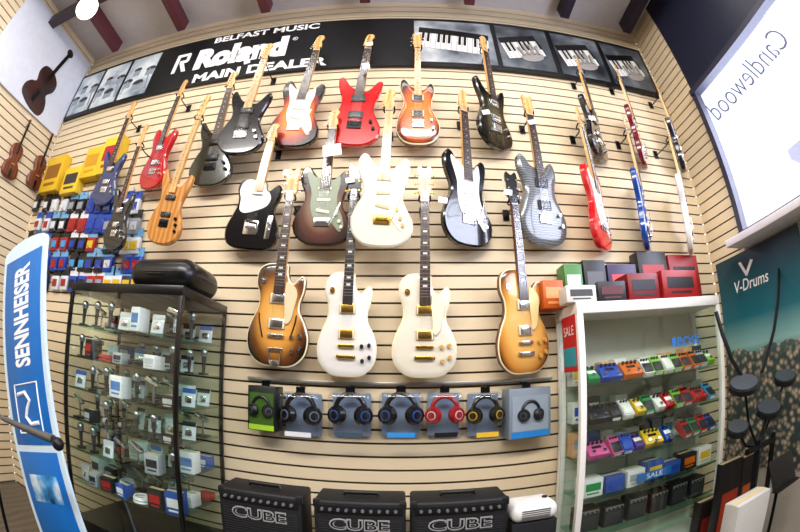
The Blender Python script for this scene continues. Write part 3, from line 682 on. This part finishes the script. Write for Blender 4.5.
def hpbox(px0,px1,py0,py1,h,l2,lab,dm,rz=0):
    a=P(px0,415,-.16).x;b=P(px1,415,-.16).x;m=(px0+px1)/2
    e=thing('headphones_carton',lab,'headphones box',Matrix.Translation(((a+b)/2,-.09,P(m,py1,-.15).z))@Matrix.Rotation(rz,4,'Z'),'packaged headphones on the rail')
    w=b-a;hh=P(m,py0,-.15).z-P(m,py1,-.15).z
    B().box((0,0,hh/2),(w,.11,hh),0,.004).part('box_body',mat(h,.4),e)
    B().box((0,-.0555,hh*.5),(w*.86,.002,hh*.7)).part('printed_label',mat(l2,.4),e)
    headphones(e,mat(dm,.4),mat('505458',.4),.75,hh*.48,-.058)
    B().box((0,-.057,hh*.08),(w*.9,.002,hh*.12)).part('colour_band',mat('1a7ac4' if h=='77838f' else '9ac52a',.4),e)
    B().tube([(0,.085,hh+.03),(0,-.01,hh+.03),(0,-.02,hh+.02)],.004).box((0,-.0,hh+.01),(.05,.004,.04)).part('hang_hook',DKM,e)
hpbox(247,276,386,431,'101310','3a5a1a','black and green carton with a headphones picture','101410',-.1)
hpbox(508,552,388,438,'77838f','8d99a5','grey-blue carton with a headphones picture','14171c',.12)
# ---------------------------------------------------------------- amplifiers on bench
az=P(358,490,-.24).z;AH=.42
xs0=P(218,500,-.45).x;xs1=P(560,500,-.45).x
bz=az-AH
bn=thing('display_bench','low dark wooden bench carrying guitar amplifiers','bench',Matrix.Translation(((xs0+xs1)/2,-.28,0)))
B().box((0,0,bz-.02),(xs1-xs0+.1,.42,.04),0,.004).part('bench_top',wood('4a3a2c','5c4a38',4),bn)
for sx in(-1,1):
    for sy_ in(-1,1):B().box((sx*((xs1-xs0)/2-.02),sy_*.17,(bz-.04)/2),(.05,.05,bz-.04),0,.003).part('leg',DKM,bn)
def amp(px0,px1,lab):
    a=P(px0,500,-.45).x;b=P(px1,500,-.45).x;w=b-a
    d=.22
    e=thing('guitar_amplifier',lab,'amplifier',Matrix.Translation(((a+b)/2,-.45+d/2,bz+.001)),'black combo amplifiers on the bench')
    BK=mat('0c0c0e',.6,0,.1,60)
    B().box((0,0,AH/2),(w,d,AH),0,.014,None,3).part('cabinet_shell',BK,e)
    B().box((0,-d/2-.002,AH*.42),(w*.93,.008,AH*.74),0,.002).part('grille_cloth',mat('141518',.7,.3,.3,180),e)
    cp=B().box((0,-d/2-.003,AH*.90),(w*.93,.008,AH*.10),0,.002).part('control_panel',mat('26272b',.35,.6),e)
    for k in range(10):
        x=-w*.4+k*w*.088;B().cyl((x,-d/2-.005,AH*.90),(x,-d/2-.02,AH*.90),.0085,12,.007).part('control_knob',mat('b8b8ba',.3,.8),cp)
    for sx in(-1,1):
        for zz in(0.02,AH-.02):B().box((sx*(w/2-.014),-d/2+.014,zz),(.034,.034,.042),0,.008).part('corner_guard',mat('2c2c30',.4,.6),e)
    B().tube([(-.08,0,AH),(-.075,0,AH+.014),(.075,0,AH+.014),(.08,0,AH)],.009).part('handle',BLK,e)
    text('CUBE','logo_badge',e,mat('d8dade',.3,.6),(0,-d/2-.0095,AH*.72),w*.66,.064,bold=.05)
    text('CUBE','logo_inner',e,mat('08080a',.5),(0,-d/2-.0115,AH*.72),w*.63,.048,bold=-.002)
    g=B()
    for k in range(22):g.box((0,-d/2-.007,AH*.08+k*.0135),(w*.88,.002,.0025))
    g.part('grille_bars',mat('55575a',.4,.8),e)
amp(219,301,'black combo guitar amplifier with a metal logo badge');amp(313,406,'black combo guitar amplifier beside two matching amplifiers');amp(411,509,'black combo guitar amplifier next to the white heater')
hx0=P(512,510,-.42).x;hx1=P(559,510,-.42).x;hz=P(535,498,-.32).z
ht=thing('fan_heater','white rounded portable fan heater on the bench','heater',Matrix.Translation(((hx0+hx1)/2,-.33,bz+.001)))
hw_=hx1-hx0;hhh=hz-bz
B().box((0,.0,(hhh-.10)/2),(hw_*.96,.18,hhh-.10),0,.004).part('carton_below',mat('1b1b20',.5),ht)
B().box((0,0,hhh-.05),(hw_,.2,.10),0,.045,None,5).part('housing',mat('eceae6',.4),ht)
g=B()
for k in range(5):g.box((0,-.100,hhh-.075+k*.011),(hw_*.6,.006,.004))
g.part('grille',mat('55555a',.5),ht)
B().cyl((hw_*.3,-.0,hhh-.002),(hw_*.3,0,hhh+.008),.014).part('dial',BLK,ht)
# ---------------------------------------------------------------- blue banner stand
TL=P(8,236,-.78);TRr=P(49,244,-.78);BR=P(70,480,-.78);BL_=P(30,500,-.78)
tm=(TL+TRr)/2;bmid=(BL_+BR)/2;up=(tm-bmid).normalized()
base=bmid-up*(bmid.z/up.z);Lb=(tm-base).length;wb=(TRr-TL).length*.5+(BR-BL_).length*.4
xax=Vector((1,0,0));zax=up;yax=zax.cross(xax).normalized();xax=yax.cross(zax)
M=Matrix.Translation(base)@Matrix(((xax.x,yax.x,zax.x,0),(xax.y,yax.y,zax.y,0),(xax.z,yax.z,zax.z,0),(0,0,0,1)))
bs=thing('display_banner','tall blue and white printed banner stand leaning beside the cabinet','banner',M)
arc=[(-wb/2,0),(wb/2,0),(wb/2,Lb-.06)]+[(wb/2*math.cos(t),Lb-.06+.06*math.sin(t)) for t in [math.pi*i/10 for i in range(1,10)]]+[(-wb/2,Lb-.06)]
B().prism(arc,-.01,.01,.001).part('board',mat('cfe2ee',.4),bs)
BLU=mat('0a68b8',.35)
def bz_(py):
    q=P(40,py,-.78);return (q-base).dot(zax)
z0=bz_(445);z1=bz_(248);es=wb*.26
B().box((0,-.012,(z0+z1)/2),(wb*.84,.004,z1-z0),0,.001).part('blue_panel',BLU,bs)
ez=z0+es*1.5;t0=ez+es*1.7;t1=z1-.06
text('SENNHEISER','lettering',bs,WE,(0.0,-.0155,(t0+t1)/2),t1-t0,wb*.36,right=(0,0,1),up=(-1,0,0),bold=.035)
s=es
k=B().tube([(-s,-.0155,ez-s),(s,-.0155,ez-s),(s,-.0155,ez+s),(-s,-.0155,ez+s)],.006,True,6)
k.tube([(s*.75,-.0155,ez-s*.6),(s*.1,-.0155,ez-s*.65),(-s*.25,-.0155,ez-s*.35),(-s*.05,-.0155,ez),(s*.25,-.0155,ez+s*.3),(-s*.1,-.0155,ez+s*.65),(-s*.75,-.0155,ez+s*.6)],.012)
k.part('emblem',WE,bs)
B().box((0,-.012,z0-.04-.35),(wb*.84,.004,.7),0,.001).part('blue_panel',BLU,bs)
B().box((0,-.0145,z0-.25),(wb*.6,.003,.16),0,.001).part('headset_photo',photo_mat([(.35,'0a3a6a'),(.5,'3a9ad8'),(.65,'d8eaf4')],6,3),bs)
B().box((0,0,.015),(wb*1.15,.25,.03),0,.004).part('foot',DKM,bs)
a=P(2,418,-1.15);b=P(58,444,-1.15)
ms=thing('microphone_stand','grey boom microphone stand with black microphone','microphone stand',Matrix.Translation((a.x-.15,-1.15,0)))
B().cyl((0,0,.02),(0,0,a.z+.05),.011).part('pole',DKM,ms);B().cyl((0,0,0),(0,0,.02),.12,24).part('base',DKM,ms)
rel=Vector((a.x-.15,-1.15,0));B().cyl((0,0,a.z+.05),a-rel,.008).cyl(a-rel,b-rel+Vector((-.03,0,.01)),.012,14,.02).part('boom_arm',mat('77797c',.3,.8),ms)
B().sph(b-rel,.028).part('microphone_grille',mat('2a2a2c',.4,.7),ms)
# ---------------------------------------------------------------- drum poster
pa=-.06;pb=-.95;pz1=WZ0-.07;pz0=.55
m,n,l,b_=nt('poster_print');tc=n.new('ShaderNodeTexCoord');sp=n.new('ShaderNodeSeparateXYZ');l.new(tc.outputs['Object'],sp.inputs[0])
mr=n.new('ShaderNodeMapRange');mr.inputs[1].default_value=-.75;mr.inputs[2].default_value=.75;l.new(sp.outputs['Z'],mr.inputs[0])
r1=ramp(n,[(0,'081c20'),(.50,'39584f'),(.57,'8ab8b4'),(.70,'1a6a78'),(1,'0a3040')]);l.new(mr.outputs[0],r1.inputs['Fac'])
vo=n.new('ShaderNodeTexVoronoi');vo.inputs['Scale'].default_value=24;l.new(tc.outputs['Object'],vo.inputs['Vector'])
r2=ramp(n,[(.0,'f0d8c0'),(.3,'a89880'),(.6,'3a4444')]);l.new(vo.outputs['Distance'],r2.inputs['Fac'])
ns=n.new('ShaderNodeTexNoise');ns.inputs['Scale'].default_value=9;l.new(tc.outputs['Object'],ns.inputs['Vector'])
ad=n.new('ShaderNodeMath');ad.operation='MULTIPLY_ADD';ad.inputs[1].default_value=.1;l.new(ns.outputs['Fac'],ad.inputs[0]);l.new(mr.outputs[0],ad.inputs[2])
lt=n.new('ShaderNodeMath');lt.operation='LESS_THAN';lt.inputs[1].default_value=.60;l.new(ad.outputs[0],lt.inputs[0])
ml=n.new('ShaderNodeMath');ml.operation='MULTIPLY';ml.inputs[1].default_value=.8;l.new(lt.outputs[0],ml.inputs[0])
mx=n.new('ShaderNodeMix');mx.data_type='RGBA';l.new(ml.outputs[0],mx.inputs[0]);l.new(r1.outputs['Color'],mx.inputs[6]);l.new(r2.outputs['Color'],mx.inputs[7]);l.new(mx.outputs[2],b_.inputs['Base Color']);b_.inputs['Roughness'].default_value=.35
pst=thing('drum_poster','teal concert poster with crowd and white lettering under window','poster',Matrix.Translation((XR-.008,(pa+pb)/2,(pz0+pz1)/2)))
B().box((0,0,0),(.012,pa-pb,pz1-pz0)).part('printed_sheet',m,pst)
tz=PX(750,282,XR-.03)
yy=tz.y-(pa+pb)/2;z_=tz.z-(pz0+pz1)/2
text('V-Drums','lettering',pst,WE,(-.0085,yy,z_),.36,.08,right=(0,-1,0),shear=.2,bold=.01)
q=B()
for pts in ([(.06,.05),(.0,.16),(.03,.16),(.075,.07)],[(.07,.05),(.16,.14),(.13,.15),(.06,.075)]):
    q.prism([(x,z) for x,z in pts],-.001,.001,.0003)
bmesh.ops.transform(q.bm,matrix=Matrix.Translation((-.0085,yy+.1,z_))@Matrix.Rotation(-math.pi/2,4,'Z'),verts=q.bm.verts[:])
q.part('v_emblem',WE,pst)
dk=thing('electronic_drum_kit','black electronic drum kit on a tubular rack','drum kit',Matrix.Translation((1.95,-.95,0)))
def rel(p):return p-Vector((1.95,-.95,0))
yk=-.85
def dpad(px,py,r,y=yk):
    c=rel(P(px,py,y));t=Matrix.Translation(c)@Matrix.Rotation(.35,4,'X')@Matrix.Rotation(-.25,4,'Y')
    b=B().cyl((0,0,-.02),(0,0,.008),r,26,r).cyl((0,0,.008),(0,0,.014),r*.88,26,mi=1);bmesh.ops.transform(b.bm,matrix=t,verts=b.bm.verts[:]);b.part('drum_pad',[mat('101214',.3),mat('3a4046',.5)],dk);return c
c1=dpad(744,384,.09);c2=dpad(769,408,.085);c3=dpad(785,377,.08);c4=dpad(738,428,.065)
jn=rel(P(758,440,yk));B().cyl((jn.x,jn.y,0),jn,.018).cyl((jn.x+.16,jn.y,0),(jn.x+.16,jn.y,jn.z),.018).cyl((jn.x-.1,jn.y,jn.z-.04),(jn.x+.18,jn.y,jn.z-.04),.018).part('rack',mat('101012',.4,.5),dk)
for c in(c1,c2,c3,c4):B().tube([jn+Vector((0,0,-.04)),(jn+c)/2+Vector((0,.02,-.06)),c+Vector((0,0,-.012))],.008).part('mounting_arm',mat('141416',.4,.5),dk)
for (p,q,bd) in (((716,312),(746,384),-.05),((779,268),(762,372),.05)):
    u=rel(P(p[0],p[1],-.7));v=rel(P(q[0],q[1],yk+.04));B().tube([u,(u*.7+v*.3)+Vector((bd*.6,0,0)),(u*.35+v*.65)+Vector((bd*.8,0,0)),v],.012).part('cymbal_arm',mat('1a2024',.4,.5),dk)
msd=thing('music_stand','black music stand with a slotted desk','music stand',Matrix.Translation((P(780,470,-1.1).x,-1.1,0)))
zz=P(780,470,-1.1).z
B().cyl((0,0,.03),(0,0,zz),.01).part('pole',DKM,msd)
for k in range(3):
    t=k*2.094+.5;B().cyl((0,0,.15),(.16*math.cos(t),.16*math.sin(t),.01),.008).part('leg',DKM,msd)
B().box((0,-.02,zz),(.22,.006,.15),0,.002,Matrix.Rotation(-.4,4,'X')).box((0,-.06,zz-.07),(.22,.04,.006),0).part('desk',mat('101012',.4),msd)
cpx(738,500,766,530,-1.32,.08,'b8b6b2','white carton standing beside the drum kit',floor=True,label2='3a3a3c')
cpx(722,462,741,500,-.62,.06,'140e10','tall black carton with red guitar picture',floor=True,label2='9a2a10')
cpx(742,456,758,500,-.62,.06,'181214','tall black carton with orange guitar picture',floor=True,label2='b0541a')
cpx(700,500,722,531,-.45,.08,'1a1412','dark tall carton beside the white cabinet',floor=True,label2='8a2a1c')
# ---------------------------------------------------------------- lamps, then added area lights with no fitting
c=P(87,8,-1.1);lp=thing('globe_lamp','round white glowing glass globe lamp hanging from ceiling','lamp',Matrix.Translation(c))
B().sph((0,0,0),.10,seg=28).part('globe',mat('fff6e6',.4,0,0,5,3),lp);B().cyl((0,0,.095),(0,0,ZC-c.z),.008).part('rod',DKM,lp);B().cyl((0,0,.085),(0,0,.12),.03).part('collar',DKM,lp)
for i,(x,y) in enumerate(((-1.5,-1.5),(.6,-1.5),(-1.5,-3.2),(.6,-3.2))):
    e=thing('ceiling_light','white fluorescent batten light fixed under ceiling','ceiling light',Matrix.Translation((x,y,ZC-.26)),'ceiling lights')
    B().box((0,0,.015),(1.25,.09,.05),0,.006).part('fitting',WHT,e);B().cyl((-.6,0,-.025),(.6,0,-.025),.016).part('tube',mat('ffffff',.4,0,0,5,12),e)
def area(loc,rot,sx,sy,e,c=(1,.97,.93)):
    d=bpy.data.lights.new('added_light','AREA');d.shape='RECTANGLE';d.size=sx;d.size_y=sy;d.energy=e;d.color=c
    o=bpy.data.objects.new('added_light',d);COL.objects.link(o);o.location=loc;o.rotation_euler=rot
area((-.5,-1.25,ZC-.28),(0,0,0),4.6,.25,38)  # added strip under the ceiling, kept forward of the guitars' mirror angles
area((-.5,-3.75,ZC-.30),(math.radians(48),0,0),5.0,.5,240)  # added fill behind the camera, aimed at the guitar wall
area((XR+.3,-2.4,H+1.35),(0,math.radians(90),0),1.2,4.0,170,(.92,.95,1))  # added panel outside the window, strengthens the daylight coming in
wd=bpy.data.worlds.new('world');bpy.context.scene.world=wd;wd.use_nodes=True
wd.node_tree.nodes['Background'].inputs[0].default_value=(.93,.95,1,1);wd.node_tree.nodes['Background'].inputs[1].default_value=1.6
